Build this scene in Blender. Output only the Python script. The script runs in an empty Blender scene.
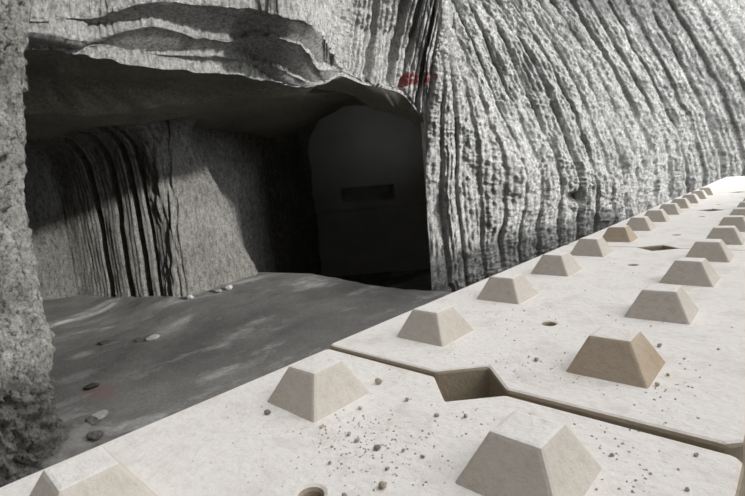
import bpy, bmesh, math, random
import numpy as np
from mathutils import Vector, Matrix
random.seed(7)
scn = bpy.context.scene
COL = scn.collection

# ------------------------------------------------------------------ noise
S1 = [[[-4.3, 5.9, -0.1], [-4.3, 5.9, 0.0], [-4.28, 5.89, 1.57], [-4.21, 5.86, 2.4], [-4.1, 5.78, 3.02], [-3.82, 5.61, 3.71], [-3.5, 5.41, 4.19], [-3.2, 5.12, 4.79]], [[-4.0, 6.1, -0.1], [-4.0, 6.1, 0.37], [-4.03, 6.09, 1.54], [-3.95, 6.05, 2.37], [-3.9, 5.96, 3.0], [-3.74, 5.75, 3.71], [-3.51, 5.5, 4.21], [-3.23, 5.15, 4.8]], [[-3.67, 6.3, -0.1], [-3.67, 6.3, 0.7], [-3.72, 6.29, 1.68], [-3.66, 6.26, 2.34], [-3.7, 6.19, 2.98], [-3.72, 6.02, 3.76], [-3.68, 5.83, 4.34], [-3.53, 5.55, 5.01]], [[-3.2, 6.7, -0.1], [-3.2, 6.7, 0.86], [-3.07, 6.69, 1.46], [-3.1, 6.65, 2.16], [-3.39, 6.56, 2.95], [-3.63, 6.36, 3.83], [-3.75, 6.12, 4.44], [-3.75, 5.78, 5.14]], [[-2.65, 7.2, -0.1], [-2.65, 7.2, 1.03], [-2.56, 7.19, 1.61], [-2.66, 7.14, 2.13], [-2.91, 7.03, 2.89], [-3.16, 6.8, 3.7], [-3.42, 6.51, 4.49], [-3.62, 6.11, 5.19]], [[-1.94, 7.8, -0.1], [-1.94, 7.8, 1.06], [-1.96, 7.79, 1.58], [-2.03, 7.73, 2.15], [-2.26, 7.61, 2.82], [-2.53, 7.33, 3.63], [-2.89, 7.0, 4.43], [-3.18, 6.54, 5.14]], [[-1.35, 8.5, -0.1], [-1.35, 8.5, 1.18], [-1.35, 8.49, 1.67], [-1.45, 8.43, 2.25], [-1.66, 8.28, 2.84], [-1.93, 7.97, 3.58], [-2.29, 7.59, 4.37], [-2.62, 7.06, 5.09]], [[-0.69, 9.0, -0.1], [-0.69, 9.0, 1.35], [-0.72, 8.99, 1.85], [-0.82, 8.92, 2.34], [-0.98, 8.76, 2.84], [-1.23, 8.4, 3.55], [-1.53, 7.99, 4.31], [-1.81, 7.39, 4.9]], [[-0.02, 9.3, -0.1], [-0.02, 9.3, 1.46], [-0.05, 9.29, 1.94], [-0.13, 9.21, 2.42], [-0.29, 9.04, 2.9], [-0.56, 8.66, 3.58], [-0.85, 8.21, 4.23], [-1.12, 7.58, 4.77]], [[0.74, 9.4, -0.1], [0.74, 9.4, 1.63], [0.71, 9.39, 2.08], [0.61, 9.37, 2.54], [0.46, 9.31, 3.0], [0.17, 9.19, 3.7], [-0.14, 9.04, 4.33], [-0.5, 8.83, 5.03]], [[1.64, 9.4, -0.1], [1.64, 9.4, 1.77], [1.61, 9.4, 2.18], [1.52, 9.38, 2.6], [1.38, 9.35, 3.02], [1.12, 9.27, 3.67], [0.83, 9.18, 4.26], [0.5, 9.05, 4.93]]]
CE = [[[-4.3, -0.11, 3.26], [-4.3, -0.11, 3.3], [-4.29, -0.11, 3.3], [-4.29, -0.11, 3.31], [-4.09, -0.12, 3.36], [-4.09, -0.11, 3.39], [-4.08, -0.11, 3.39], [-4.05, -0.09, 3.55], [-3.99, -0.07, 3.68], [-3.88, -0.06, 3.8]], [[-4.3, 0.18, 3.27], [-4.3, 0.18, 3.31], [-4.29, 0.18, 3.31], [-4.29, 0.18, 3.32], [-4.07, 0.16, 3.37], [-4.07, 0.16, 3.41], [-4.04, 0.16, 3.41], [-4.01, 0.18, 3.59], [-3.96, 0.2, 3.73], [-3.84, 0.2, 3.86]], [[-4.3, 0.51, 3.28], [-4.3, 0.52, 3.32], [-4.29, 0.52, 3.32], [-4.29, 0.52, 3.32], [-4.06, 0.47, 3.38], [-4.06, 0.48, 3.42], [-4.02, 0.47, 3.43], [-3.99, 0.5, 3.63], [-3.93, 0.51, 3.78], [-3.82, 0.51, 3.94]], [[-4.3, 0.84, 3.29], [-4.3, 0.84, 3.32], [-4.29, 0.84, 3.32], [-4.29, 0.84, 3.33], [-4.11, 0.79, 3.37], [-4.11, 0.81, 3.49], [-4.07, 0.8, 3.5], [-4.04, 0.82, 3.71], [-3.98, 0.83, 3.88], [-3.87, 0.83, 4.05]], [[-4.3, 1.0, 3.28], [-4.3, 1.01, 3.4], [-4.29, 1.01, 3.41], [-4.29, 1.01, 3.41], [-4.2, 0.99, 3.43], [-4.2, 1.0, 3.51], [-4.07, 0.96, 3.54], [-4.04, 0.98, 3.76], [-3.98, 0.99, 3.92], [-3.87, 0.98, 4.09]], [[-4.3, 1.48, 3.25], [-4.3, 1.51, 3.41], [-4.29, 1.5, 3.41], [-4.29, 1.5, 3.42], [-3.94, 1.37, 3.51], [-3.94, 1.37, 3.57], [-3.72, 1.29, 3.62], [-3.69, 1.3, 3.79], [-3.64, 1.3, 3.92], [-3.52, 1.27, 4.05]], [[-4.3, 1.9, 3.27], [-4.3, 1.91, 3.39], [-4.23, 1.88, 3.4], [-4.23, 1.88, 3.44], [-3.99, 1.77, 3.5], [-3.99, 1.78, 3.58], [-3.66, 1.62, 3.66], [-3.63, 1.64, 3.85], [-3.57, 1.63, 3.98], [-3.46, 1.59, 4.12]], [[-4.3, 2.32, 3.29], [-4.3, 2.33, 3.4], [-4.19, 2.27, 3.42], [-4.19, 2.28, 3.48], [-4.01, 2.18, 3.52], [-4.01, 2.18, 3.57], [-3.59, 1.94, 3.68], [-3.56, 1.95, 3.88], [-3.5, 1.94, 4.03], [-3.39, 1.89, 4.18]], [[-4.3, 2.69, 3.27], [-4.3, 2.71, 3.41], [-4.22, 2.66, 3.43], [-4.22, 2.67, 3.48], [-3.88, 2.45, 3.57], [-3.88, 2.45, 3.63], [-3.55, 2.24, 3.71], [-3.52, 2.25, 3.93], [-3.46, 2.23, 4.09], [-3.35, 2.18, 4.24]], [[-4.3, 3.05, 3.24], [-4.3, 3.05, 3.27], [-4.06, 2.88, 3.33], [-4.06, 2.88, 3.37], [-3.59, 2.54, 3.48], [-3.59, 2.55, 3.54], [-3.31, 2.35, 3.61], [-3.28, 2.36, 3.84], [-3.23, 2.34, 4.02], [-3.11, 2.27, 4.18]], [[-4.3, 3.41, 3.23], [-4.3, 3.41, 3.24], [-4.18, 3.32, 3.27], [-4.18, 3.32, 3.3], [-3.61, 2.86, 3.44], [-3.61, 2.87, 3.52], [-3.27, 2.59, 3.6], [-3.24, 2.6, 3.85], [-3.18, 2.58, 4.05], [-3.07, 2.51, 4.24]], [[-4.3, 3.63, 3.26], [-4.3, 3.63, 3.27], [-4.28, 3.61, 3.28], [-4.28, 3.62, 3.29], [-3.92, 3.31, 3.38], [-3.92, 3.33, 3.48], [-3.4, 2.88, 3.61], [-3.37, 2.89, 3.91], [-3.31, 2.87, 4.14], [-3.2, 2.81, 4.37]], [[-4.3, 3.87, 3.32], [-4.3, 3.87, 3.33], [-4.28, 3.85, 3.34], [-4.28, 3.85, 3.35], [-4.07, 3.67, 3.41], [-4.07, 3.68, 3.5], [-3.75, 3.4, 3.58], [-3.72, 3.44, 4.0], [-3.67, 3.44, 4.33], [-3.55, 3.4, 4.67]], [[-4.3, 4.11, 3.42], [-4.3, 4.11, 3.43], [-4.29, 4.1, 3.45], [-4.29, 4.1, 3.46], [-4.28, 4.1, 3.47], [-4.28, 4.1, 3.48], [-4.27, 4.09, 3.51], [-4.15, 4.16, 4.07], [-3.92, 4.07, 4.46], [-3.47, 3.74, 4.74]], [[-4.3, 4.54, 3.35], [-4.3, 4.54, 3.36], [-4.3, 4.54, 3.37], [-4.29, 4.54, 3.38], [-4.29, 4.54, 3.38], [-4.29, 4.54, 3.39], [-4.28, 4.53, 3.4], [-4.13, 4.6, 4.04], [-3.86, 4.49, 4.49], [-3.38, 4.11, 4.81]], [[-4.3, 5.01, 3.33], [-4.3, 5.01, 3.34], [-4.29, 5.0, 3.35], [-4.29, 5.0, 3.36], [-4.29, 5.0, 3.37], [-4.29, 5.0, 3.38], [-4.28, 5.0, 3.39], [-4.06, 5.04, 4.06], [-3.73, 4.87, 4.52], [-3.28, 4.55, 4.9]], [[-4.3, 5.49, 3.25], [-4.3, 5.49, 3.26], [-4.29, 5.48, 3.27], [-4.29, 5.48, 3.28], [-4.29, 5.48, 3.29], [-4.29, 5.47, 3.3], [-4.28, 5.47, 3.32], [-3.92, 5.38, 4.01], [-3.5, 5.1, 4.46], [-3.13, 4.9, 4.94]], [[-4.3, 5.98, 2.88], [-4.3, 5.99, 2.89], [-4.29, 5.98, 2.9], [-4.29, 5.98, 2.91], [-4.29, 5.97, 2.92], [-4.29, 5.97, 2.93], [-4.28, 5.97, 2.94], [-3.82, 5.61, 3.71], [-3.5, 5.41, 4.19], [-3.2, 5.12, 4.79]]]
I0 = [[-4.85, -0.11, 3.26], [-4.85, 0.18, 3.27], [-4.85, 0.51, 3.28], [-4.85, 0.84, 3.29], [-4.85, 1.0, 3.28], [-4.85, 1.48, 3.25], [-4.85, 1.9, 3.27], [-4.85, 2.32, 3.29], [-4.85, 2.69, 3.27], [-4.85, 3.05, 3.24], [-4.85, 3.41, 3.23], [-4.85, 3.63, 3.26], [-4.85, 3.87, 3.32], [-4.85, 4.11, 3.42], [-4.72, 5.01, 3.32], [-4.72, 5.53, 3.18], [-4.72, 6.03, 3.07], [-4.72, 6.63, 2.62]]
PL = [[[-3.5, -0.55, 3.52], [-3.68, 0.05, 3.81], [-3.72, 0.27, 3.9], [-3.95, 0.56, 4.07]], [[-3.5, -0.61, 3.15], [-3.68, -0.03, 3.37], [-3.72, 0.2, 3.43], [-3.95, 0.48, 3.55]], [[-3.5, -0.68, 2.83], [-3.68, -0.11, 2.99], [-3.72, 0.11, 3.02], [-3.95, 0.37, 3.1]], [[-3.5, -0.73, 2.56], [-3.68, -0.18, 2.67], [-3.72, 0.04, 2.68], [-3.95, 0.3, 2.73]], [[-3.5, -0.78, 2.29], [-3.68, -0.23, 2.35], [-3.72, -0.01, 2.35], [-3.95, 0.24, 2.36]], [[-3.5, -0.8, 2.08], [-3.68, -0.26, 2.09], [-3.72, -0.05, 2.07], [-3.95, 0.2, 2.06]], [[-3.5, -0.82, 1.8], [-3.68, -0.28, 1.76], [-3.72, -0.06, 1.72], [-3.95, 0.19, 1.67]], [[-3.5, -0.83, 1.52], [-3.68, -0.28, 1.42], [-3.72, -0.06, 1.36], [-3.95, 0.19, 1.27]], [[-3.5, -0.84, 1.29], [-3.68, -0.28, 1.14], [-3.72, -0.06, 1.07], [-3.95, 0.2, 0.95]], [[-3.5, -0.86, 1.06], [-3.68, -0.3, 0.86], [-3.72, -0.08, 0.77], [-3.95, 0.17, 0.62]], [[-3.5, -0.87, 0.82], [-3.68, -0.31, 0.57], [-3.72, -0.08, 0.46], [-3.95, 0.18, 0.27]], [[-3.5, -0.86, 0.65], [-3.68, -0.29, 0.37], [-3.72, -0.07, 0.24], [-3.95, 0.2, 0.03]]]
SKYDIR = (.54, .37, .76); SKYS = 1.0
SKY = [(0.0, (.07, .07, .07)), (.35, (.11, .11, .11)), (.70, (.42, .42, .42)), (1.0, (3.65, 3.6, 3.56))]
SUN_E = 4.5; SUN_A = 3; SUN_EL = 15; SUN_AZ = 2; EXPO = 0.0
AREA_E = 240; FILL_E = 0.85
REDSTROKES = [[(-4.132, 5.396, 3.454), (-4.11, 5.411, 3.392), (-4.066, 5.457, 3.417), (-4.077, 5.459, 3.523), (-4.099, 5.441, 3.556)], [(-4.077, 5.461, 3.538), (-4.011, 5.527, 3.547), (-3.978, 5.558, 3.528)], [(-4.066, 5.461, 3.447), (-4.022, 5.506, 3.458), (-3.989, 5.537, 3.439), (-3.956, 5.571, 3.451)], [(-3.945, 5.589, 3.51), (-3.956, 5.571, 3.451), (-3.912, 5.611, 3.416), (-3.879, 5.646, 3.428)], [(-3.901, 5.634, 3.52), (-3.868, 5.669, 3.532), (-3.835, 5.698, 3.499), (-3.835, 5.685, 3.378), (-3.857, 5.661, 3.366)], [(-3.879, 5.649, 3.458), (-3.835, 5.693, 3.454)]]
def _h(ix, iy, seed):
    n = (ix.astype(np.int64) * 374761393 + iy.astype(np.int64) * 668265263 + seed * 974634777) & 0x7fffffff
    n = ((n ^ (n >> 13)) * 1274126177) & 0x7fffffff
    n = ((n ^ (n >> 16)) * 668265263) & 0x7fffffff
    return ((n ^ (n >> 15)) & 0xffff) / 65535.0
def vn(x, y, seed=0):
    x = np.asarray(x, float); y = np.asarray(y, float)
    ix = np.floor(x); iy = np.floor(y); fx = x - ix; fy = y - iy
    fx = fx * fx * (3 - 2 * fx); fy = fy * fy * (3 - 2 * fy)
    a = _h(ix, iy, seed); b = _h(ix + 1, iy, seed); c = _h(ix, iy + 1, seed); d = _h(ix + 1, iy + 1, seed)
    return (a + (b - a) * fx) * (1 - fy) + (c + (d - c) * fx) * fy - 0.5
def fbm(x, y, o=4, seed=0, g=0.5):
    s = 0; a = 1.0
    for i in range(o):
        s = s + a * vn(x * 2 ** i + 17.3 * i, y * 2 ** i + 9.1 * i, seed + i); a *= g
    return s
def sst(x, a, b):
    t = np.clip((x - a) / (b - a), 0, 1); return t * t * (3 - 2 * t)

# ------------------------------------------------------------------ materials
def mat(name):
    m = bpy.data.materials.new(name); m.use_nodes = True
    nt = m.node_tree; nt.nodes.clear()
    out = nt.nodes.new('ShaderNodeOutputMaterial'); b = nt.nodes.new('ShaderNodeBsdfPrincipled')
    nt.links.new(b.outputs[0], out.inputs[0])
    b.inputs['Roughness'].default_value = 0.9
    b.inputs['Specular IOR Level'].default_value = 0.2
    return m, nt, b
def N(nt, t, **k):
    n = nt.nodes.new(t)
    for a, v in k.items(): setattr(n, a, v)
    return n
def tex(nt, scale, detail=6, rough=.6, stretch=None, coord='Object'):
    tc = N(nt, 'ShaderNodeTexCoord'); mp = N(nt, 'ShaderNodeMapping'); no = N(nt, 'ShaderNodeTexNoise')
    nt.links.new(tc.outputs[coord], mp.inputs[0]); nt.links.new(mp.outputs[0], no.inputs['Vector'])
    if stretch: mp.inputs['Scale'].default_value = stretch
    no.inputs['Scale'].default_value = scale; no.inputs['Detail'].default_value = detail; no.inputs['Roughness'].default_value = rough
    return no.outputs[0]
def ramp(nt, sock, stops):
    r = N(nt, 'ShaderNodeValToRGB'); nt.links.new(sock, r.inputs[0])
    e = r.color_ramp.elements
    while len(e) < len(stops): e.new(.5)
    for q, (p, c) in zip(e, stops): q.position = p; q.color = (*c, 1) if len(c) == 3 else c
    return r.outputs[0]
def mix(nt, fac, a, b, mode='MIX'):
    m = N(nt, 'ShaderNodeMix', data_type='RGBA', blend_type=mode)
    for s, v in ((m.inputs[0], fac), (m.inputs[6], a), (m.inputs[7], b)):
        if isinstance(v, bpy.types.NodeSocket): nt.links.new(v, s)
        elif isinstance(v, (int, float)): s.default_value = v
        else: s.default_value = (*v, 1)
    return m.outputs[2]
def bump(nt, b, h, dist, strength=1.0):
    n = N(nt, 'ShaderNodeBump'); n.inputs['Distance'].default_value = dist; n.inputs['Strength'].default_value = strength
    nt.links.new(h, n.inputs['Height']); nt.links.new(n.outputs[0], b.inputs['Normal'])

def rock_mat(name, lo, mid, hi, sc=3.0, bd=.02, speck=0, deep=.58):
    m, nt, b = mat(name)
    big = ramp(nt, tex(nt, sc * .35, 4), [(.3, lo), (.5, mid), (.7, hi)])
    fine = ramp(nt, tex(nt, sc * 12, 10, .8), [(.36, (.42, .41, .39)), (.48, (.88, .88, .87)), (.62, (1.25, 1.25, 1.25))])
    c = mix(nt, 1.0, big, fine, 'MULTIPLY')
    if speck:
        sp = ramp(nt, tex(nt, speck, 4, .7, (1, 1, .55)), [(.36, (deep, deep * .98, deep * .94)), (.47, (.96, .96, .95)), (.6, (1.22, 1.22, 1.22))])
        c = mix(nt, 1.0, c, sp, 'MULTIPLY')
    nt.links.new(c, b.inputs['Base Color'])
    bump(nt, b, tex(nt, sc * 11, 12, .85), bd * 3.5)
    return m
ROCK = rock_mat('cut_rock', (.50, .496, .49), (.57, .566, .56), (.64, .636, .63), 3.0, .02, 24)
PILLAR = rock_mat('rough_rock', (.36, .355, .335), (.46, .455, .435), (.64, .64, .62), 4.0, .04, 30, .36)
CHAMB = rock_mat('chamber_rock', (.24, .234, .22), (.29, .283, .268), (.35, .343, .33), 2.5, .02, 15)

SAWN, _nt, _b = mat('sawn_rock'); _nt.links.new(ramp(_nt, tex(_nt, .9, 4), [(.3, (.48, .48, .48)), (.7, (.58, .58, .58))]), _b.inputs[0])
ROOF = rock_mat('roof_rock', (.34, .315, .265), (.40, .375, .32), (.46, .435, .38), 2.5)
def floor_mat():
    m, nt, b = mat('mine_floor')
    base = ramp(nt, tex(nt, .8, 5, .6), [(.32, (.155, .153, .147)), (.5, (.205, .2, .192)), (.68, (.27, .265, .25))])
    pale = ramp(nt, tex(nt, 1.6, 7, .65, (1, .45, 1)), [(.54, (0, 0, 0)), (.66, (1, 1, 1))])
    c = mix(nt, pale, base, (.40, .40, .39))
    fine = ramp(nt, tex(nt, 26, 8, .7), [(.3, (.75, .75, .75)), (.6, (1.08, 1.08, 1.08))])
    c = mix(nt, 1.0, c, fine, 'MULTIPLY')
    # a spilt patch of red paint on the floor
    tc = N(nt, 'ShaderNodeTexCoord'); mp = N(nt, 'ShaderNodeMapping'); nt.links.new(tc.outputs['Object'], mp.inputs[0])
    mp.inputs['Location'].default_value = (RED[0], RED[1], 0); mp.inputs['Scale'].default_value = (2.6, 4.2, .01)
    mp.vector_type = 'TEXTURE'; mp.inputs['Scale'].default_value = (.42, .24, 100)
    g = N(nt, 'ShaderNodeTexGradient', gradient_type='SPHERICAL'); nt.links.new(mp.outputs[0], g.inputs[0])
    ml = N(nt, 'ShaderNodeMath', operation='MULTIPLY'); nt.links.new(g.outputs[1], ml.inputs[0])
    nt.links.new(tex(nt, 9, 4), ml.inputs[1])
    k = ramp(nt, ml.outputs[0], [(.1, (0, 0, 0)), (.4, (.75, .75, .75))])
    c = mix(nt, k, c, (.25, .16, .15))
    nt.links.new(c, b.inputs['Base Color'])
    bump(nt, b, tex(nt, 22, 9, .7), .012)
    return m
RED = (-5.05, 0.78)
FLOOR = floor_mat()

def concrete(name, clean, dusty, brown, brown_amt=.35):
    m, nt, b = mat(name)
    stain = ramp(nt, tex(nt, 5, 6, .65), [(.48, (0, 0, 0)), (.72, (1, 1, 1))])
    base = mix(nt, stain, clean, brown)
    s2 = N(nt, 'ShaderNodeMath', operation='MULTIPLY'); s2.inputs[1].default_value = brown_amt
    nt.links.new(stain, s2.inputs[0])
    base = mix(nt, s2.outputs[0], clean, brown)
    # pale dust that has settled on the upward faces
    ge = N(nt, 'ShaderNodeNewGeometry'); sx = N(nt, 'ShaderNodeSeparateXYZ'); nt.links.new(ge.outputs['True Normal'], sx.inputs[0])
    up = ramp(nt, sx.outputs[2], [(.75, (0, 0, 0)), (.97, (1, 1, 1))])
    dustn = ramp(nt, tex(nt, 9, 8, .7), [(.25, (.55, .55, .55)), (.5, (1, 1, 1))])
    k = mix(nt, 1.0, up, dustn, 'MULTIPLY')
    c = mix(nt, k, base, dusty)
    fine = ramp(nt, tex(nt, 60, 8, .75), [(.3, (.86, .85, .83)), (.52, (1, 1, 1))])
    c = mix(nt, 1.0, c, fine, 'MULTIPLY')
    dark = ramp(nt, tex(nt, 14, 10, .78), [(.6, (1, 1, 1)), (.74, (.8, .77, .72))])
    c = mix(nt, 1.0, c, dark, 'MULTIPLY')
    nt.links.new(c, b.inputs['Base Color'])
    bump(nt, b, tex(nt, 70, 8, .7), .003)
    return m
BLOCK = concrete('dusty_concrete', (.42, .36, .28), (.80, .775, .745), (.30, .23, .15))
STUD = concrete('stud_concrete', (.61, .568, .51), (.80, .775, .745), (.44, .38, .30), .35)
STUDB = concrete('stained_stud_concrete', (.50, .42, .33), (.78, .75, .715), (.36, .27, .17), .8)
CHIP = rock_mat('chip_stone', (.62, .53, .43), (.74, .66, .56), (.85, .79, .70), 30, .002)
PALE = rock_mat('pale_stone', (.42, .41, .40), (.52, .51, .5), (.6, .6, .58), 20, .004)
DARKS = rock_mat('dark_stone', (.06, .06, .055), (.1, .1, .09), (.16, .155, .14), 14, .004)
REDP = rock_mat('red_paint', (.2, .07, .07), (.27, .1, .1), (.36, .17, .17), 14, .004)
BLACKP = rock_mat('black_paint', (.03, .03, .03), (.05, .05, .05), (.08, .08, .08), 14, .004)

# ------------------------------------------------------------------ object helpers
def link(name, me, m=None, parent=None, smooth=False):
    o = bpy.data.objects.new(name, me); COL.objects.link(o)
    if m: me.materials.append(m)
    if parent: o.parent = parent
    if smooth: me.polygons.foreach_set('use_smooth', [True] * len(me.polygons))
    return o
def tag(o, label, cat, group=None, kind=None):
    o['label'] = label; o['category'] = cat
    if group: o['group'] = group
    if kind: o['kind'] = kind
    return o
def structure(o, label, cat):
    return tag(o, label, cat, None, 'structure')
def grid_mesh(name, P):
    r, c, _ = P.shape
    me = bpy.data.meshes.new(name)
    idx = np.arange(r * c).reshape(r, c)
    q = np.stack([idx[:-1, :-1], idx[:-1, 1:], idx[1:, 1:], idx[1:, :-1]], -1).reshape(-1, 4)
    me.vertices.add(r * c); me.vertices.foreach_set('co', P.reshape(-1).astype(np.float32))
    me.loops.add(q.size); me.loops.foreach_set('vertex_index', q.reshape(-1).astype(np.int32))
    me.polygons.add(len(q)); me.polygons.foreach_set('loop_start', np.arange(0, q.size, 4, dtype=np.int32))
    me.update(calc_edges=True); me.validate()
    return me
def interp(P, n, lin=False):
    """resample control points along axis 0 (Catmull-Rom or straight), n samples spaced by length"""
    K = P.shape[0]
    L = np.linalg.norm(np.diff(P, axis=0), axis=2).mean(1) if P.ndim == 3 else np.linalg.norm(np.diff(P, axis=0), axis=1)
    cum = np.concatenate([[0], np.cumsum(np.maximum(L, 1e-4))])
    t = np.interp(np.linspace(0, cum[-1], n), cum, np.arange(K))
    i = np.clip(np.floor(t).astype(int), 0, K - 2); f = (t - i).reshape((-1,) + (1,) * (P.ndim - 1))
    p1 = P[i]; p2 = P[i + 1]
    if lin: return p1 + (p2 - p1) * f, t
    p0 = P[np.maximum(i - 1, 0)]; p3 = P[np.minimum(i + 2, K - 1)]
    m1 = (p2 - p0) / 2; m2 = (p3 - p1) / 2
    f2 = f * f; f3 = f2 * f
    return (2*f3-3*f2+1)*p1 + (f3-2*f2+f)*m1 + (-2*f3+3*f2)*p2 + (f3-f2)*m2, t
def loft(ctrl, nr, nc, lin_r=False, lin_c=False):
    """ctrl[row][col] -> dense grid (nr, nc, 3), s along the columns axis, t along the rows axis (metres), fractional row and col"""
    P = np.array(ctrl, float)
    P, tr = interp(P, nr, lin_r)
    P = np.swapaxes(P, 0, 1); P, tcn = interp(P, nc, lin_c); P = np.swapaxes(P, 0, 1)
    ds = np.linalg.norm(np.diff(P, axis=1), axis=2).mean(0); s = np.concatenate([[0], np.cumsum(ds)])
    dt = np.linalg.norm(np.diff(P, axis=0), axis=2).mean(1); t = np.concatenate([[0], np.cumsum(dt)])
    S, T = np.meshgrid(s, t); CC, RR = np.meshgrid(tcn, tr)
    return P, S, T, RR, CC
def normals(P):
    du = np.gradient(P, axis=1); dv = np.gradient(P, axis=0)
    n = np.cross(du, dv); return n / np.maximum(np.linalg.norm(n, axis=2, keepdims=True), 1e-9)
def push(P, h, flip=1):
    return P + normals(P) * (flip * h)[..., None]

def ridged(x, y, o=4, seed=0, g=.55):
    s = 0; a = 1.0
    for i in range(o):
        s = s + a * (.25 - np.abs(vn(x * 2 ** i + 7.7 * i, y * 2 ** i + 3.1 * i, seed + i))); a *= g
    return s
def cut_grooves(S, T, width, depth, seed, sub=.075, chunk=.03, warp=.1, gapw=.2, subd=.03):
    """marks of a cutting drum: wide rounded bands with a dark gap between, fine tooth lines inside, broken edges"""
    w = S + warp * fbm(S * .5, T * .55, 3, seed) + .03 * fbm(S * 3, T * 3.2, 3, seed + 5)
    b = w / width; b = b + .33 * vn(b * .9, b * 0 + .3, seed + 2)
    k = np.floor(b); f = b - k
    lvl = (_h(k, k * 0 + 3, seed + 9) - .5)
    gap = np.minimum(sst(f, gapw * .35, gapw), 1 - sst(f, 1 - gapw * .4, 1.0))
    mod = .45 + .55 * sst(fbm(S * .9, T * .8, 3, seed + 21), -.3, .2)
    h = depth * (gap * (.75 + .25 * np.sin(np.pi * np.clip(f, 0, 1))) - .6) * mod + lvl * depth * .5
    sf = w / sub; sf = sf + .3 * vn(sf, sf * 0 + 1.7, seed + 3)
    fs = sf - np.floor(sf)
    h += subd * (np.minimum(sst(fs, 0, .3), 1 - sst(fs, .7, 1)) - .5) * (.3 + 1.4 * np.clip(fbm(S * 1.3, T * 1.1, 2, seed + 8) + .5, 0, 1)) * gap
    h += chunk * fbm(w * 4.5, T * 3.2, 4, seed + 11, .6)
    h += chunk * .5 * (ridged(w * 9, T * 11, 3, seed + 15) - .1)
    h += .035 * fbm(w * 12, T * 26, 3, seed + 13, .7)
    return h
CAM = np.array((0.4742, -0.7572, 2.0001))
def toward(P, ref=CAM):
    n = normals(P); d = (n * (ref - P)).sum(2).mean()
    return 1 if d > 0 else -1

# ------------------------------------------------------------------ floor: chamber floor low, a cut bench at 0.8 m carries the blocks
BX = -0.47
xs = np.unique(np.concatenate([np.linspace(-16, -10, 40), np.linspace(-10, -0.9, 270), np.linspace(-0.9, -0.4, 40), np.linspace(-0.4, 5, 40)]))
ys = np.unique(np.concatenate([np.linspace(-4, -0.6, 30), np.linspace(-0.6, 5.0, 170), np.linspace(5.0, 6.3, 75), np.linspace(6.3, 7, 15), np.linspace(7, 16, 60)]))
X, Y = np.meshgrid(xs, ys)
Zf = .16 * sst(-X, 4.8, 7.3) * sst(Y, 1.9, 3.0) + .03 * fbm(X * .7, Y * .7, 3, 3) + .012 * fbm(X * 4, Y * 4, 4, 5)
Zf = Zf + .02 * np.clip(fbm(X * 2.0, Y * 2.6, 3, 15), 0, 1)
# the tunnel floor lies lower, beyond a broken edge
yl = 5.86 + (X + 4.3) * .13 + .05 * fbm(X * 2.5, X * 0, 3, 66)
Zf = Zf - 1.5 * sst(Y, yl, yl + .12) * sst(-X, 3.6, 4.2)
# low broken shelf in the floor in front of the left rear wall
ledge = (-.36 * (X + 8.3) * -1 + (Y - 1.3)) * -1      # > 0 on the wall side
e = -8.75 + .27 * (-(Y - 1.1)) + .12 * fbm(Y * 2, Y * 0, 3, 8)
Zf = Zf + .04 * (1 - sst(X, e - .05, e + .03)) * (1 - sst(Y, 2.35, 2.6))
# rubble skirt at the foot of the near pillar
r = np.hypot((X + 4.0) / .75, (Y - .25) / .5)
Zf = Zf + np.clip(1 - r, 0, 1) * (.10 + .16 * fbm(X * 7, Y * 7, 3, 31))
bench = sst(X + .05 * fbm(Y * 2.5, Y * 0, 3, 61), BX - .12, BX)
Zf = Zf * (1 - bench) + .794 * bench - bench * .006 * (1 - sst(Y, -.006, .006))
fl = link('floor', grid_mesh('floor', np.stack([X, Y, Zf], -1)), FLOOR, smooth=True)
structure(fl, 'uneven grey rock floor of the mine with pale scuffed patches', 'floor')

# ------------------------------------------------------------------ end wall curving overhead to the right of the tunnel mouth
P, S, T, RR, CC = loft(np.swapaxes(np.array(S1), 0, 1), 420, 470)
f = toward(P)
edge = sst(S, 0, .35)
h = cut_grooves(S, T,   .27, .10, 11, .07, .105, .12, .2, .022) * (.75 + .25 * edge)
# finer cutting lines close to the tunnel mouth, a small blasted hollow low on the wall
hol = np.exp(-(((P[..., 0] + 2.35) / .10) ** 2 + ((P[..., 2] - 1.42) / .09) ** 2))
h = h * (1 - .45 * sst(CC, 4.5, 7.5))
h = h - .28 * hol
h -= .04 * (1 - sst(S, 0, .22)) * (T * 0 + 1)
W1 = push(P, h, f)
w1 = link('wall_back', grid_mesh('wall_back', W1), ROCK, smooth=True)
structure(w1, 'pale grey rock wall cut in deep curved grooves, rising right of the tunnel mouth behind the blocks', 'wall')

# ------------------------------------------------------------------ stepped rock lip over the chamber, grooved face over the tunnel mouth, chamber roof
CEa = np.array(CE)                       # col, row, xyz
CEr = np.swapaxes(CEa, 0, 1)             # row, col
P, S, T, RR, CC = loft(CEr, 400, 760, True, False)
f = toward(P, np.array((0, 2, 1.5)))
right = sst(CC, 11.2, 13)                # grooved face

fl_ = RR - np.floor(RR)
vert = np.where((np.floor(RR) % 2 == 0) | (RR > 6), 1.0, 0.0)
scr = vert * (.035 * fbm(S * 34, T * 3, 3, 52) + .03 * fbm(S * 12, T * 5, 3, 57)) + .05 * fbm(S * .9, T * .8, 3, 53)
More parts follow.
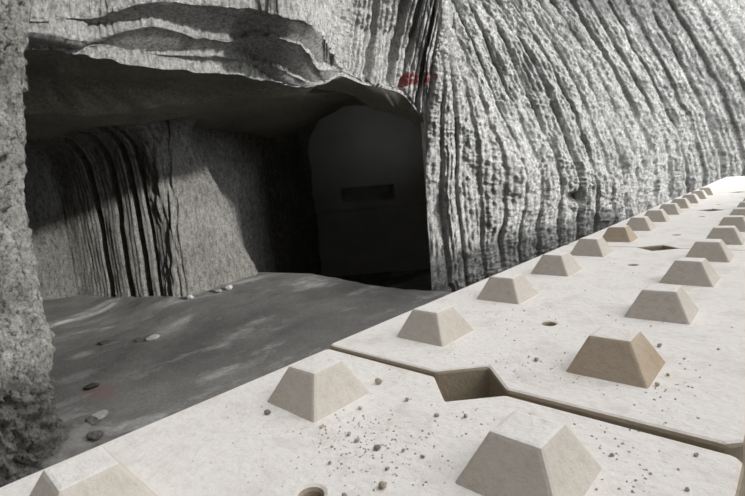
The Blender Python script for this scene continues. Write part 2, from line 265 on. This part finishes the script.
# tooth-lined face over the tunnel mouth with deep dark slots between the bands
sc_ = np.interp(np.arange(0, 18), CC[0], S[0])
wv = S + .03 * fbm(S * .8, T * .9, 3, 44) + .012 * fbm(S * 4, T * 5, 3, 45)
q = (wv / .085) + .3 * vn(wv / .085, wv * 0, 46); q = q - np.floor(q)
hv = .05 * (np.minimum(sst(q, 0, .35), 1 - sst(q, .65, 1)) - .5)
hv += .09 * fbm(wv * 5, T * 3.5, 4, 47, .6) + .035 * fbm(wv * 11, T * 22, 3, 48, .65)
for cq, hw, dq in ((12.25, .045, .14), (13.15, .035, .12), (14.15, .075, .26), (15.2, .08, .28), (15.85, .05, .22), (16.6, .05, .22), (10.9, .05, .12), (11.6, .03, .1)):
    s0 = np.interp(cq, np.arange(18), sc_)
    hv -= dq * (1 - sst(np.abs(wv - s0), hw * .7, hw * 1.15)) * sst(fbm(T * 1.2, T * 0 + cq, 2, 49), -.42, -.1)
h = right * hv * sst(RR, 3.5, 6.25) + (1 - right) * scr
W2 = push(P, h, f)
W2[..., 2] += (1 - right) * (.05 * fbm(S * 1.3, RR * .8, 3, 54) + .03 * vert * fbm(S * 9, RR * .6, 3, 55))
# roof running back from the lip
r0 = W2[0]
cc = np.interp(np.linspace(0, 1, 180), np.linspace(0, 1, 760), np.arange(760)); ci = cc.astype(int)
r0 = r0[ci]; kcol = CC[0][ci] / 17.0
lowz = 3.05 + .35 * sst(kcol, .25, .5)
def rowpts(xa, ya, xb, yb, z):
    return np.stack([xa + (xb - xa) * kcol, ya + (yb - ya) * kcol, z], -1)
jz = sst(kcol, .86, 1.0)
I0a, _ = interp(np.array(I0), 760); i0 = I0a[ci]
i1 = i0 + np.stack([-.5 + .42 * jz, .35 * jz, .06 + .02 * jz], -1)
tz = sst(kcol, .5, .75)
i2 = rowpts(-6.2, -.3, -4.85, 8.0, lowz + .1 * tz)
i3 = rowpts(-8.6, -.3, -6.5, 11.5, lowz + .2 + .5 * tz)
i4 = rowpts(-12, -.3, -9.0, 14.6, 3.3 + 1.1 * tz)
i5 = rowpts(-15, -.3, -12.5, 15.5, 3.2 + 1.4 * tz)
Pc, S3, T3, R3, C3 = loft([r0, i0, i1, i2, i3, i4, i5], 220, 180, True, True)
hc = .10 * fbm(S3 * .9, T3 * .9, 4, 71) + .03 * fbm(S3 * 6, T3 * 1.2, 3, 72)
hc = hc * sst(T3, .0, .5)
W3 = push(Pc, hc, toward(Pc, np.array((-6, 3, 0))))
me = grid_mesh('ceiling', W2)
c1 = link('ceiling', me, ROCK, smooth=True)
structure(c1, 'stepped grey rock lip and grooved face over the dark chamber and tunnel mouth', 'ceiling')
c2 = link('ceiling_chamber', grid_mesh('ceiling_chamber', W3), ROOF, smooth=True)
structure(c2, 'dark rough rock roof inside the unlit chamber', 'ceiling')

# ------------------------------------------------------------------ near rock pillar at the left edge
Pl = np.array(PL)
back = Pl[:, 3] + (-1.0, .0, 0); back2 = Pl[:, 3] + (-4, -.1, 0); back3 = Pl[:, 3] + (-11, -.2, 0)
left = Pl[:, 0] + (.35, -1.6, 0)
Pl = np.concatenate([left[:, None], Pl, back[:, None], back2[:, None], back3[:, None]], 1)
Pl = np.concatenate([Pl, Pl[-1:] + (0, 0, -.9)], 0); Pl[-1, :, 2] = np.minimum(Pl[-1, :, 2], -.1)
P, S, T, RR, CC = loft(Pl, 420, 520, False, True)
f = toward(P)
h = .08 * fbm(S * 2.2, T * 1.3, 3, 81) + .055 * fbm(S * 9, T * 4.5, 4, 83, .62) + .15 * (ridged(S * 11, T * 5, 3, 85) - .1) + .08 * fbm(S * 40, T * 14, 3, 88)
pit = np.clip(fbm(S * 7, T * 4, 3, 87) - .18, 0, 1)
h = h - .22 * pit
h = h * (1 - .6 * np.exp(-((CC - 4) / .3) ** 2))
wp = link('wall_left', grid_mesh('wall_left', push(P, h, f)), PILLAR, smooth=True)
structure(wp, 'rough pale rock pillar standing at the left edge beside the chamber opening', 'wall')

# ------------------------------------------------------------------ chamber walls
def chamber(name, plan, rows, nr, nc, disp, m, label, ref, lin=True):
    fn = plan if callable(plan) else (lambda z: plan)
    pl = np.array(fn(0), float)
    d = np.gradient(pl, axis=0); d /= np.linalg.norm(d, axis=1, keepdims=True)
    nrm = np.stack([d[:, 1], -d[:, 0]], -1)
    if ((np.array(ref) - pl) * nrm).sum() < 0: nrm = -nrm
    ctrl = [[(p[0] + q[0] * ins, p[1] + q[1] * ins, z) for p, q in zip(fn(z), nrm)] for z, ins in rows]
    P, S, T, RR, CC = loft(ctrl, nr, nc, False, lin)
    h = disp(P, S, T, CC)
    ff = toward(P, np.array((ref[0], ref[1], 1.5)))
    o = link(name, grid_mesh(name, push(P, h, ff)), m, smooth=True)
    return structure(o, label, 'wall'), pl
def sof(pl, q):
    """distance along a plan polyline of the point nearest q"""
    best = (1e9, 0); acc = 0
    for a, b in zip(pl[:-1], pl[1:]):
        L = np.linalg.norm(b - a); t = np.clip(np.dot(np.array(q) - a, b - a) / L / L, 0, 1)
        dd = np.linalg.norm(a + (b - a) * t - q)
        if dd < best[0]: best = (dd, acc + t * L)
        acc += L
    return best[1]
def sc(p):
    k = float(np.interp(p[0], [-10.99, -10.4, -9.81, -9.4, -9.05], [.98, .95, .93, .92, .92]))
    return (CAM[0] + (p[0] - CAM[0]) * k, CAM[1] + (p[1] - CAM[1]) * k)
rear = [sc(p) for p in [(-15, -.8), (-12.9, 1.1), (-11.64, 1.9), (-10.99, 2.36), (-10.4, 2.72), (-9.81, 2.98), (-9.4, 3.16), (-9.05, 3.33), (-8.72, 3.42), (-8.6, 3.6)]]
GROOVES = [(-10.33, 2.75, .10), (-9.87, 2.955, .095), (-9.46, 3.13, .095), (-9.2, 3.26, .05)]
def d_rear(P, S, T, CC):
    h = .07 * fbm(S * 1.2, T * .9, 3, 91) + .018 * fbm(S * 7, T * 2, 4, 93)
    pl = np.array(rear)
    h += .018 * (np.abs(((S / .11) % 1) - .5) - .25) * sst(S, sof(pl, sc((-10.9, 2.4))), sof(pl, sc((-10.6, 2.6))))
    for x, y, w in GROOVES:
        s0 = sof(pl, sc((x, y)))
        ss = S + .012 * fbm(S * 0 + 2, T * 2.5, 3, int(-x * 100))
        h -= .40 * (1 - sst(np.abs(ss - s0), w * .8, w * 1.15))
    return h
ROWS = [(-.1, 0), (1.2, 0), (2.2, .02), (2.9, .12), (3.25, .5), (3.5, 1.3)]
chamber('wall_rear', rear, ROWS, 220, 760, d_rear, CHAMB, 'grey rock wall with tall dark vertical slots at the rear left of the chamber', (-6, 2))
def butt(z):
    t = min(max(z, 0) / 2.9, 1)
    by = 5.65 - 1.5 * t; bx = -9.15 + .45 * t
    pts = [(-8.95, 3.40), (-8.66, 3.46), (-8.5, 3.62), ((bx - 8.55) / 2, (by + 3.6) / 2), (bx, by), (bx - .35, by + .22), (bx - 1.2, by + .35), (-10.9, 6.6), (-12, 9.2), (-13.2, 11.0), (-13.6, 11.6)]
    return [(CAM[0] + (x - CAM[0]) * .92, CAM[1] + (y - CAM[1]) * .92) for x, y in pts]
def d_butt(P, S, T, CC):
    h = .09 * fbm(S * 1.3, T * 1.0, 3, 101) + .08 * fbm(S * 8, T * 2.2, 4, 103) + .05 * ridged(S * 9, T * 1.5, 3, 107)
    h += .05 * (np.abs(((S / .16 + .3 * fbm(S * 2, T * .5, 2, 104)) % 1) - .5) - .25)
    h += .02 * sst(.55 - S + .12 * fbm(T * 2, T * 0, 3, 105), 0, .06)
    return h
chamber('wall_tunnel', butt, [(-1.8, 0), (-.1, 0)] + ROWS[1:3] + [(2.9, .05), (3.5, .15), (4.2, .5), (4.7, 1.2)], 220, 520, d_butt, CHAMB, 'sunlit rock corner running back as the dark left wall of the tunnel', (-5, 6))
far = [(-13.9, 9.6), (-12.9, 10.5), (-12, 11.35), (-11, 12.3), (-10, 13.25), (-9, 14.2)]
far = [(CAM[0] + (x - CAM[0]) * .96, CAM[1] + (y - CAM[1]) * .96) for x, y in far]
def d_far(P, S, T, CC):
    z = P[..., 2]; h = .05 * fbm(S * 1.2, T * 1.2, 4, 111)
    s1, s2 = 2.55, 4.35
    k = sst(S, s1 - .03, s1 + .03) * (1 - sst(S, s2 - .03, s2 + .03))
    low = 1.36 - .10 * (S - s1) / (s2 - s1); hi = 1.72
    h -= 1.4 * k * sst(z, low - .02, low + .02) * (1 - sst(z, hi - .02, hi + .02))
    h -= .35 * np.exp(-(((S - .98) / .08) ** 2 + ((z - 1.45) / .12) ** 2))
    h += .12 * (sst(z, .95, 1.02) - 1) + .0 * sst(z, .9, .92) * (1 - sst(z, 1.0, 1.05))
    return h
chamber('wall_far', far, [(-1.8, 0), (1.2, 0), (2.4, 0), (3.5, .02), (5.0, .05)], 200, 380, d_far, SAWN, 'smooth dark end wall of the tunnel with a long black slot', (-8, 8))
rt = [(-4.32, 5.92), (-4.36, 6.3), (-4.55, 7.2), (-5.2, 9.0), (-6.5, 11.5), (-8.4, 14.6)]
def d_rt(P, S, T, CC): return (.06 * fbm(S * 1.5, T * 1.5, 4, 121)) * sst(S, 0, .6)
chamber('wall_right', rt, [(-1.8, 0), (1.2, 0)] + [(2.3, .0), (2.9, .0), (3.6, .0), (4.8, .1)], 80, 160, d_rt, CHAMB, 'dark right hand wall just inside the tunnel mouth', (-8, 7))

# ------------------------------------------------------------------ unseen wall added at right to keep low sun off the block tops
pp = [[(3.2, y, z) for y in np.linspace(-5, 6.3, 12)] for z in (.6, 1.6, 2.66)] + [[(x, y, 2.7) for y in np.linspace(-5, 6.3, 12)] for x in (3.35, 4.2)] + [[(4.3, y, .6) for y in np.linspace(-5, 6.3, 12)]]
P, S, T, RR, CC = loft(pp, 60, 160, True, True)
wq = link('added_shade_wall', grid_mesh('added_shade_wall', push(P, .06 * fbm(S * 2, T * 2, 4, 141), toward(P, np.array((0, 0, 2.))))), ROCK, smooth=True)
structure(wq, 'unseen low wall added outside the frame to shade the block tops', 'wall')
# ------------------------------------------------------------------ concrete blocks with pyramid studs
TOP = 1.6
def prism_from_outline(out, z0, z1):
    bm = bmesh.new()
    lo = [bm.verts.new((x, y, z0)) for x, y in out]; hi = [bm.verts.new((x, y, z1)) for x, y in out]
    n = len(out)
    bm.faces.new(lo[::-1]); bm.faces.new(hi)
    for i in range(n): bm.faces.new((lo[i], lo[(i + 1) % n], hi[(i + 1) % n], hi[i]))
    return bm
def body_mesh(notch_near=True, notch_far=True):
    w, v, l, c, q, d = .402, .424, .797, .02, .078, .010
    out = [(-w, -l + d), (-w + d, -l)]
    if notch_near: out += [(-q, -l), (0, -l + q), (q, -l)]
    out += [(v - c, -l), (v, -l + c), (v, l - c * .6), (v - c * .6, l)]
    if notch_far: out += [(q, l), (0, l - q), (-q, l)]
    out += [(-w + d, l), (-w, l - d)]
    bm = prism_from_outline(out, -.806, 0)
    me = bpy.data.meshes.new('body'); bm.to_mesh(me); bm.free()
    o = bpy.data.objects.new('tmp_body', me); COL.objects.link(o)
    tmp = []
    for yy in (-.4, .4):
        b2 = bmesh.new(); bmesh.ops.create_cone(b2, cap_ends=True, segments=28, radius1=.015, radius2=.0165, depth=.5)
        cme = bpy.data.meshes.new('cut'); b2.to_mesh(cme); b2.free()
        c2 = bpy.data.objects.new('tmp_cut', cme); c2.location = (0, yy, -.1); COL.objects.link(c2); tmp.append(c2)
        md = o.modifiers.new('b', 'BOOLEAN'); md.object = c2; md.operation = 'DIFFERENCE'; md.solver = 'EXACT'
    bv = o.modifiers.new('v', 'BEVEL'); bv.width = .007; bv.segments = 2; bv.limit_method = 'ANGLE'; bv.angle_limit = math.radians(35)
    bpy.context.view_layer.update()
    dg = bpy.context.evaluated_depsgraph_get()
    res = bpy.data.meshes.new_from_object(o.evaluated_get(dg)); res.name = 'body'
    for q2 in tmp + [o]: bpy.data.objects.remove(q2)
    return res
def stud_mesh(seed, b=.0725, t=.036, h=.069):
    rnd = random.Random(seed)
    bm = bmesh.new()
    lo = [bm.verts.new((sx * b, sy * b, -.002)) for sx, sy in ((-1, -1), (1, -1), (1, 1), (-1, 1))]
    j = lambda: rnd.uniform(-.0025, .0025)
    hi = [bm.verts.new((sx * t + j(), sy * t + j(), h + j() * .6)) for sx, sy in ((-1, -1), (1, -1), (1, 1), (-1, 1))]
    bm.faces.new(lo[::-1]); bm.faces.new(hi)
    for i in range(4): bm.faces.new((lo[i], lo[(i + 1) % 4], hi[(i + 1) % 4], hi[i]))
    top = [e for e in bm.edges if any(v in hi for v in e.verts)]
    bmesh.ops.bevel(bm, geom=top, offset=.0055, segments=2, affect='EDGES', profile=.6)
    bmesh.ops.triangulate(bm, faces=[f for f in bm.faces if len(f.verts) > 4])
    me = bpy.data.meshes.new('stud'); bm.to_mesh(me); bm.free()
    return me
BODY = body_mesh(); BODY.materials.append(BLOCK)
STUDS = [stud_mesh(i) for i in range(5)]
for s_ in STUDS: s_.materials.append(STUD)
ROWX = .2115
YOFF = [-.6, -.2, .2, .6]
STAINED = {(1, 0, 2): 1, (2, 2, 0): 1}
BLOCKS = [
 (-.8012, -.003, -.006, -.48, 'nearest dusty concrete block, strewn with crumbs and small stone chips'),
 (.8, 0, 0, 0, 'second concrete block from the camera, across the first open joint'),
 (2.4, .002, 0, .12, 'third concrete block from the camera, between two dark diamond joint pockets'),
 (4.0, -.003, 0, -.1, 'fourth concrete block from the camera, beyond the second dark joint pocket'),
 (5.6, .003, 0, .05, 'flat concrete block without studs, directly beyond the last studded block'),
 (7.2, 0, 0, 0, 'farthest concrete block of the row, flat topped and close to the grooved end wall'),
]
first = None
for bi, (cy, dx, dz, rz, lab) in enumerate(BLOCKS):
    e = bpy.data.objects.new('concrete_block', None); COL.objects.link(e)
    e.empty_display_size = .2
    e.location = (dx, cy, TOP - .806 + dz); e.rotation_euler.z = math.radians(rz)
    tag(e, lab, 'block', 'row of concrete blocks along the bench')
    if first is None:
        bo = link('body', BODY, None, e); bo.location.z = .806
    else:
        bo = first.copy(); COL.objects.link(bo); bo.parent = e
    first = first or bo
    for ix, sx in enumerate((-1, 1)):
        for iy, yo in enumerate(YOFF if bi < 4 else []):
            s = bpy.data.objects.new('stud', STUDS[(bi * 3 + ix * 2 + iy) % 5]); COL.objects.link(s); s.parent = e
            s.location = (sx * ROWX, yo, .806)
            s.rotation_euler.z = math.radians(90 * ((bi + iy) % 4)) + random.uniform(-.02, .02)
            if (bi, ix, iy) in ((2, 0, 0), (1, 1, 0)):
                s.data = s.data.copy(); s.data.materials[0] = STUDB; s['label'] = 'brown stained stud'

# ------------------------------------------------------------------ stone chips
def stone_mesh(name, seed, r, flat=.7, m=CHIP, sub=2):
    rnd = random.Random(seed); bm = bmesh.new()
    bmesh.ops.create_icosphere(bm, subdivisions=sub, radius=1)
    ax = [Vector((rnd.gauss(0, 1), rnd.gauss(0, 1), rnd.gauss(0, 1))).normalized() for _ in range(9)]
    dd = [rnd.uniform(.55, .9) for _ in ax]
    st = Vector((rnd.uniform(.75, 1.25), rnd.uniform(.7, 1.1), flat))
    for v in bm.verts:
        p = v.co.normalized(); k = 1.0
        for a, d in zip(ax, dd):
            t = p.dot(a)
            if t > 0: k = min(k, d / t)
        v.co = Vector((p.x * k * st.x, p.y * k * st.y, p.z * k * st.z)) * r * rnd.uniform(.97, 1.03)
    zm = min(v.co.z for v in bm.verts)
    for v in bm.verts: v.co.z -= zm
    me = bpy.data.meshes.new(name); bm.to_mesh(me); bm.free(); me.materials.append(m)
    return me
CHIPS = [  # x, y, radius, label  (on the block tops)
 (0.071, -0.336, 0.0096, 'largest grey stone chip on the nearest block, beside the round lifting hole'),
 (-0.147, -0.094, 0.0104, 'rounded brown stone chip beside the first stud of the nearest block, towards the joint pocket'),
 (-0.053, -0.122, 0.0061, 'small dark stone chip between the first stud and the joint pocket'),
 (0.023, -0.139, 0.0051, 'tiny chip just below the diamond joint pocket'),
 (0.065, -0.116, 0.0054, 'small dark chip between the joint pocket and the near right stud'),
 (-0.106, -0.192, 0.0049, 'tiny brown chip under the right corner of the first stud'),
 (-0.117, -0.274, 0.0076, 'flat brown sliver of stone at the front corner of the first stud'),
 (-0.238, -0.298, 0.0067, 'white crumb of concrete by the left corner of the first stud'),
 (-0.060, -0.267, 0.0055, 'small brown chip at the upper end of the crumb scatter on the nearest block'),
 (-0.036, -0.273, 0.0064, 'flat brown chip in the crumb scatter in front of the first stud'),
 (0.005, -0.272, 0.0076, 'pale chip in the middle of the crumb scatter'),
 (0.050, -0.302, 0.0040, 'tiny dark chip just above the largest stone chip'),
 (-0.029, -0.339, 0.0039, 'lone tiny chip above and right of the round lifting hole'),
 (0.074, -0.251, 0.0041, 'small dark chip left of the near right stud'),
 (0.042, -0.379, 0.0053, 'stone chip between the lifting hole and the largest chip at the bottom edge'),
 (0.041, -0.254, 0.0039, 'tiny chip at the right side of the crumb scatter'),
 (0.072, 0.153, 0.0067, 'dark chip on the second block, left of the brown stained stud'),
 (0.051, 0.166, 0.0050, 'thin dark sliver on the second block, farther left of the brown stained stud'),
 (0.257, 0.349, 0.0075, 'dark chip behind the right edge of the brown stained stud'),
 (0.299, 0.202, 0.0053, 'small chip at the right foot of the brown stained stud'),
 (0.292, 0.149, 0.0063, 'dark chip touching the front right corner of the brown stained stud'),
 (0.150, -0.058, 0.0047, 'small chip beside the back corner of the near right stud'),
 (0.377, -0.039, 0.0038, 'tiny chip near the right end of the joint on the nearest block'),
 (0.380, -0.125, 0.0038, 'tiny chip near the rounded right corner of the nearest block'),
 (0.288, -0.100, 0.0043, 'small chip at the right foot of the near right stud'),
]
for i, (x, y, r, lab) in enumerate(CHIPS):
    m = PALE if 'white' in lab or 'pale' in lab else CHIP
    o = link('stone_chip', stone_mesh('stone_chip', 100 + i, r * .85, .5 if 'flat' in lab or 'sliver' in lab else .75, m), None, None)
    o.location = (x, y, TOP - (.006 if y < 0 else 0)); o.rotation_euler.z = random.uniform(0, 6.28)
    if 'sliver' in lab: o.scale = (1.5, .6, .7)
    tag(o, lab, 'stone', 'stone chips on the block tops')

# fine crumbs and grit that nobody could count
rnd = random.Random(5); bm = bmesh.new()
def crumb(x, y, r):
    k = [bm.verts.new((x + rnd.uniform(-r, r) * .4 + r * math.cos(a), y + rnd.uniform(-r, r) * .4 + r * math.sin(a), TOP - .0 - (.006 if y < 0 else 0))) for a in (0, 1.6, 3.1, 4.7)]
    t = bm.verts.new((x + rnd.uniform(-r, r) * .4, y + rnd.uniform(-r, r) * .4, TOP - (.006 if y < 0 else 0) + r * rnd.uniform(.8, 1.3)))
    bm.faces.new(k[::-1])
    for i in range(4): bm.faces.new((k[i], k[(i + 1) % 4], t))
CL = [(.0, -.27, .055, .05, 120), (-.06, -.24, .05, .05, 70), (.08, -.34, .09, .09, 110), (.30, -.12, .05, .07, 70), (.28, .16, .05, .05, 40), (.08, .15, .05, .05, 40), (.0, -.15, .12, .06, 60), (.0, .3, .3, .4, 160), (.33, .0, .05, .2, 50), (-.25, -.3, .1, .1, 25), (.05, .1, .2, .03, 40)]
def on_stud(x, y):
    fx = min(abs(x - ROWX), abs(x + ROWX)); fy = abs(((y % .4) - .2))
    return fx < .078 and fy < .078
def bad(x, y):
    yy = y % 1.6; yy = min(yy, 1.6 - yy)
    return on_stud(x, y) or yy < .012 or (abs(x) + yy) < .095 or abs(x) > .37 or math.hypot(x, ((y + .4) % .8) - 0) < .03 or math.hypot(x, .8 - ((y + .4) % .8)) < .03
for cx, cy, sx, sy, n in CL:
    for _ in range(n):
        x, y = rnd.gauss(cx, sx), rnd.gauss(cy, sy)
        if not bad(x, y): crumb(x, y, rnd.uniform(.0007, .0026) * (1.3 if y > .2 else 1))
me = bpy.data.meshes.new('concrete_crumbs'); bm.to_mesh(me); bm.free()
o = link('concrete_crumbs', me, CHIP); tag(o, 'fine grey and brown crumbs strewn over the nearest block tops', 'crumbs', None, 'stuff')

# loose stones on the chamber floor: stand each one on the floor height below it
from mathutils.bvhtree import BVHTree
bv = BVHTree.FromPolygons([v.co[:] for v in fl.data.vertices], [p.vertices[:] for p in fl.data.polygons])
def ground(x, y):
    h = bv.ray_cast(Vector((x, y, 5)), Vector((0, 0, -1)))
    return h[0].z if h[0] else 0
FL = [
 (-6.36, 1.93, .10, .35, PALE, 'flat white stone lying alone in the middle of the chamber floor'),
 (-6.50, 1.77, .06, .4, DARKS, 'small dark stone touching the flat white stone on the chamber floor'),
 (-6.85, 1.46, .10, .25, DARKS, 'thin dark sliver of rock on the floor left of the flat white stone'),
 (-5.2, .76, .07, .3, DARKS, 'small dark stone above the red stain on the floor'),
 (-4.05, .40, .075, .6, CHAMB, 'grey stone at the foot of the near pillar, against its right edge'),
 (-4.21, .50, .07, .6, PALE, 'pale stone beside the foot of the near pillar, topmost of the rubble'),
 (-4.34, .58, .055, .6, PALE, 'small pale stone at the right end of the rubble by the near pillar'),
 (-3.88, .36, .06, .6, CHAMB, 'small grey stone lowest in the rubble by the near pillar'),
 (-7.55, 3.9, .10, .5, PALE, 'white lump of rock at the foot of the lit rock corner'),
 (-7.56, 3.68, .08, .6, CHAMB, 'grey lump left of the white lump at the lit rock corner'),
 (-7.5, 3.1, .075, .6, PALE, 'pale lump at the foot of the lit corner, beside the dark slots'),
]
for i, (x, y, r, fz, m, lab) in enumerate(FL):
    o = link('loose_stone', stone_mesh('loose_stone', 300 + i, r * 1.1, fz, m), None, None)
    o.location = (x, y, ground(x, y) - .004); o.rotation_euler.z = rnd.uniform(0, 6.28)
    tag(o, lab, 'stone', 'loose stones on the chamber floor')

# ------------------------------------------------------------------ red spray paint on the rock at the top right of the tunnel mouth (painted faces of the rock itself)
def spray(ob, surf, strokes, wd, m):
    me = ob.data; nr, nc, _ = surf.shape
    if len(me.polygons) != (nr - 1) * (nc - 1): return
    d = np.full((nr, nc), 1e9)
    for st in strokes:
        st = np.array(st, float)
        for a, b in zip(st[:-1], st[1:]):
            ab = b - a; t = np.clip(((surf[..., 1:] - a[1:]) @ ab[1:]) / (ab[1:] @ ab[1:] + 1e-9), 0, 1)
            q = a + t[..., None] * ab
            dd = np.linalg.norm(surf[..., 1:] - q[..., 1:], axis=2)
            d = np.minimum(d, np.where(np.abs(surf[..., 0] - q[..., 0]) < .5, dd, 1e9))
    on = d < wd * (1 + .9 * fbm(surf[..., 1] * 30, surf[..., 2] * 30, 3, 5))
    me.materials.append(m)
    me.polygons.foreach_set('material_index', (on[:-1, :-1] & on[1:, 1:]).reshape(-1).astype(np.int32))
    me.update()
spray(c1, W2, REDSTROKES, .03, REDP)
spray(w1, W1, REDSTROKES, .03, REDP)

# ------------------------------------------------------------------ light: low daylight from the open side on the right, soft sky above
w = bpy.data.worlds.new('daylight'); scn.world = w; w.use_nodes = True
nt = w.node_tree; nt.nodes.clear()
out = N(nt, 'ShaderNodeOutputWorld'); bg = N(nt, 'ShaderNodeBackground'); nt.links.new(bg.outputs[0], out.inputs[0])
tc = N(nt, 'ShaderNodeTexCoord'); dp = N(nt, 'ShaderNodeVectorMath', operation='DOT_PRODUCT')
nt.links.new(tc.outputs['Generated'], dp.inputs[0]); dp.inputs[1].default_value = Vector(SKYDIR).normalized()
rp = ramp(nt, dp.outputs['Value'], SKY)
nt.links.new(rp, bg.inputs[0]); bg.inputs[1].default_value = SKYS
su = bpy.data.lights.new('low_sun', 'SUN'); su.energy = SUN_E; su.angle = math.radians(SUN_A); su.color = (1, .98, .95)
so = bpy.data.objects.new('low_sun', su); COL.objects.link(so)
el, az = math.radians(SUN_EL), math.radians(SUN_AZ)
so.rotation_euler = Vector((-math.cos(el) * math.cos(az), -math.cos(el) * math.sin(az), -math.sin(el))).to_track_quat('-Z', 'Y').to_euler()
so.location = (8, 3, 5)

al = bpy.data.lights.new('side_opening', 'AREA'); al.shape = 'RECTANGLE'; al.size = 2.0; al.size_y = 2.0; al.energy = AREA_E; al.color = (.95, .98, 1); al.spread = math.radians(110)
ao = bpy.data.objects.new('side_opening', al); COL.objects.link(ao); ao.location = (4.4, 5.2, 3.9)
ao.rotation_euler = (Vector((-1.6, 7.6, 4.3)) - ao.location).to_track_quat('-Z', 'Y').to_euler()

al = bpy.data.lights.new('tunnel_fill', 'AREA'); al.size = .3; al.energy = FILL_E; al.spread = math.radians(75)  # added fill light, hidden behind the jamb, brightens the tunnel's end wall
ao = bpy.data.objects.new('tunnel_fill', al); COL.objects.link(ao); ao.location = (-6.9, 10.6, 2.5)
ao.rotation_euler = (Vector((-11.3, 12.0, 4.0)) - ao.location).to_track_quat('-Z', 'Y').to_euler()

# ------------------------------------------------------------------ camera
cam = bpy.data.cameras.new('camera'); co = bpy.data.objects.new('camera', cam); COL.objects.link(co)
co.location = CAM; co.rotation_euler = (math.radians(81.7595), math.radians(4.7233), math.radians(41.8072))
cam.sensor_fit = 'HORIZONTAL'; cam.sensor_width = 36; cam.lens = 36 * 478.34 / 745; cam.clip_start = .02; cam.clip_end = 200
scn.camera = co
vs = scn.view_settings; vs.view_transform = 'Standard'; vs.look = 'None'; vs.gamma = 1; vs.use_curve_mapping = False; vs.exposure = EXPO
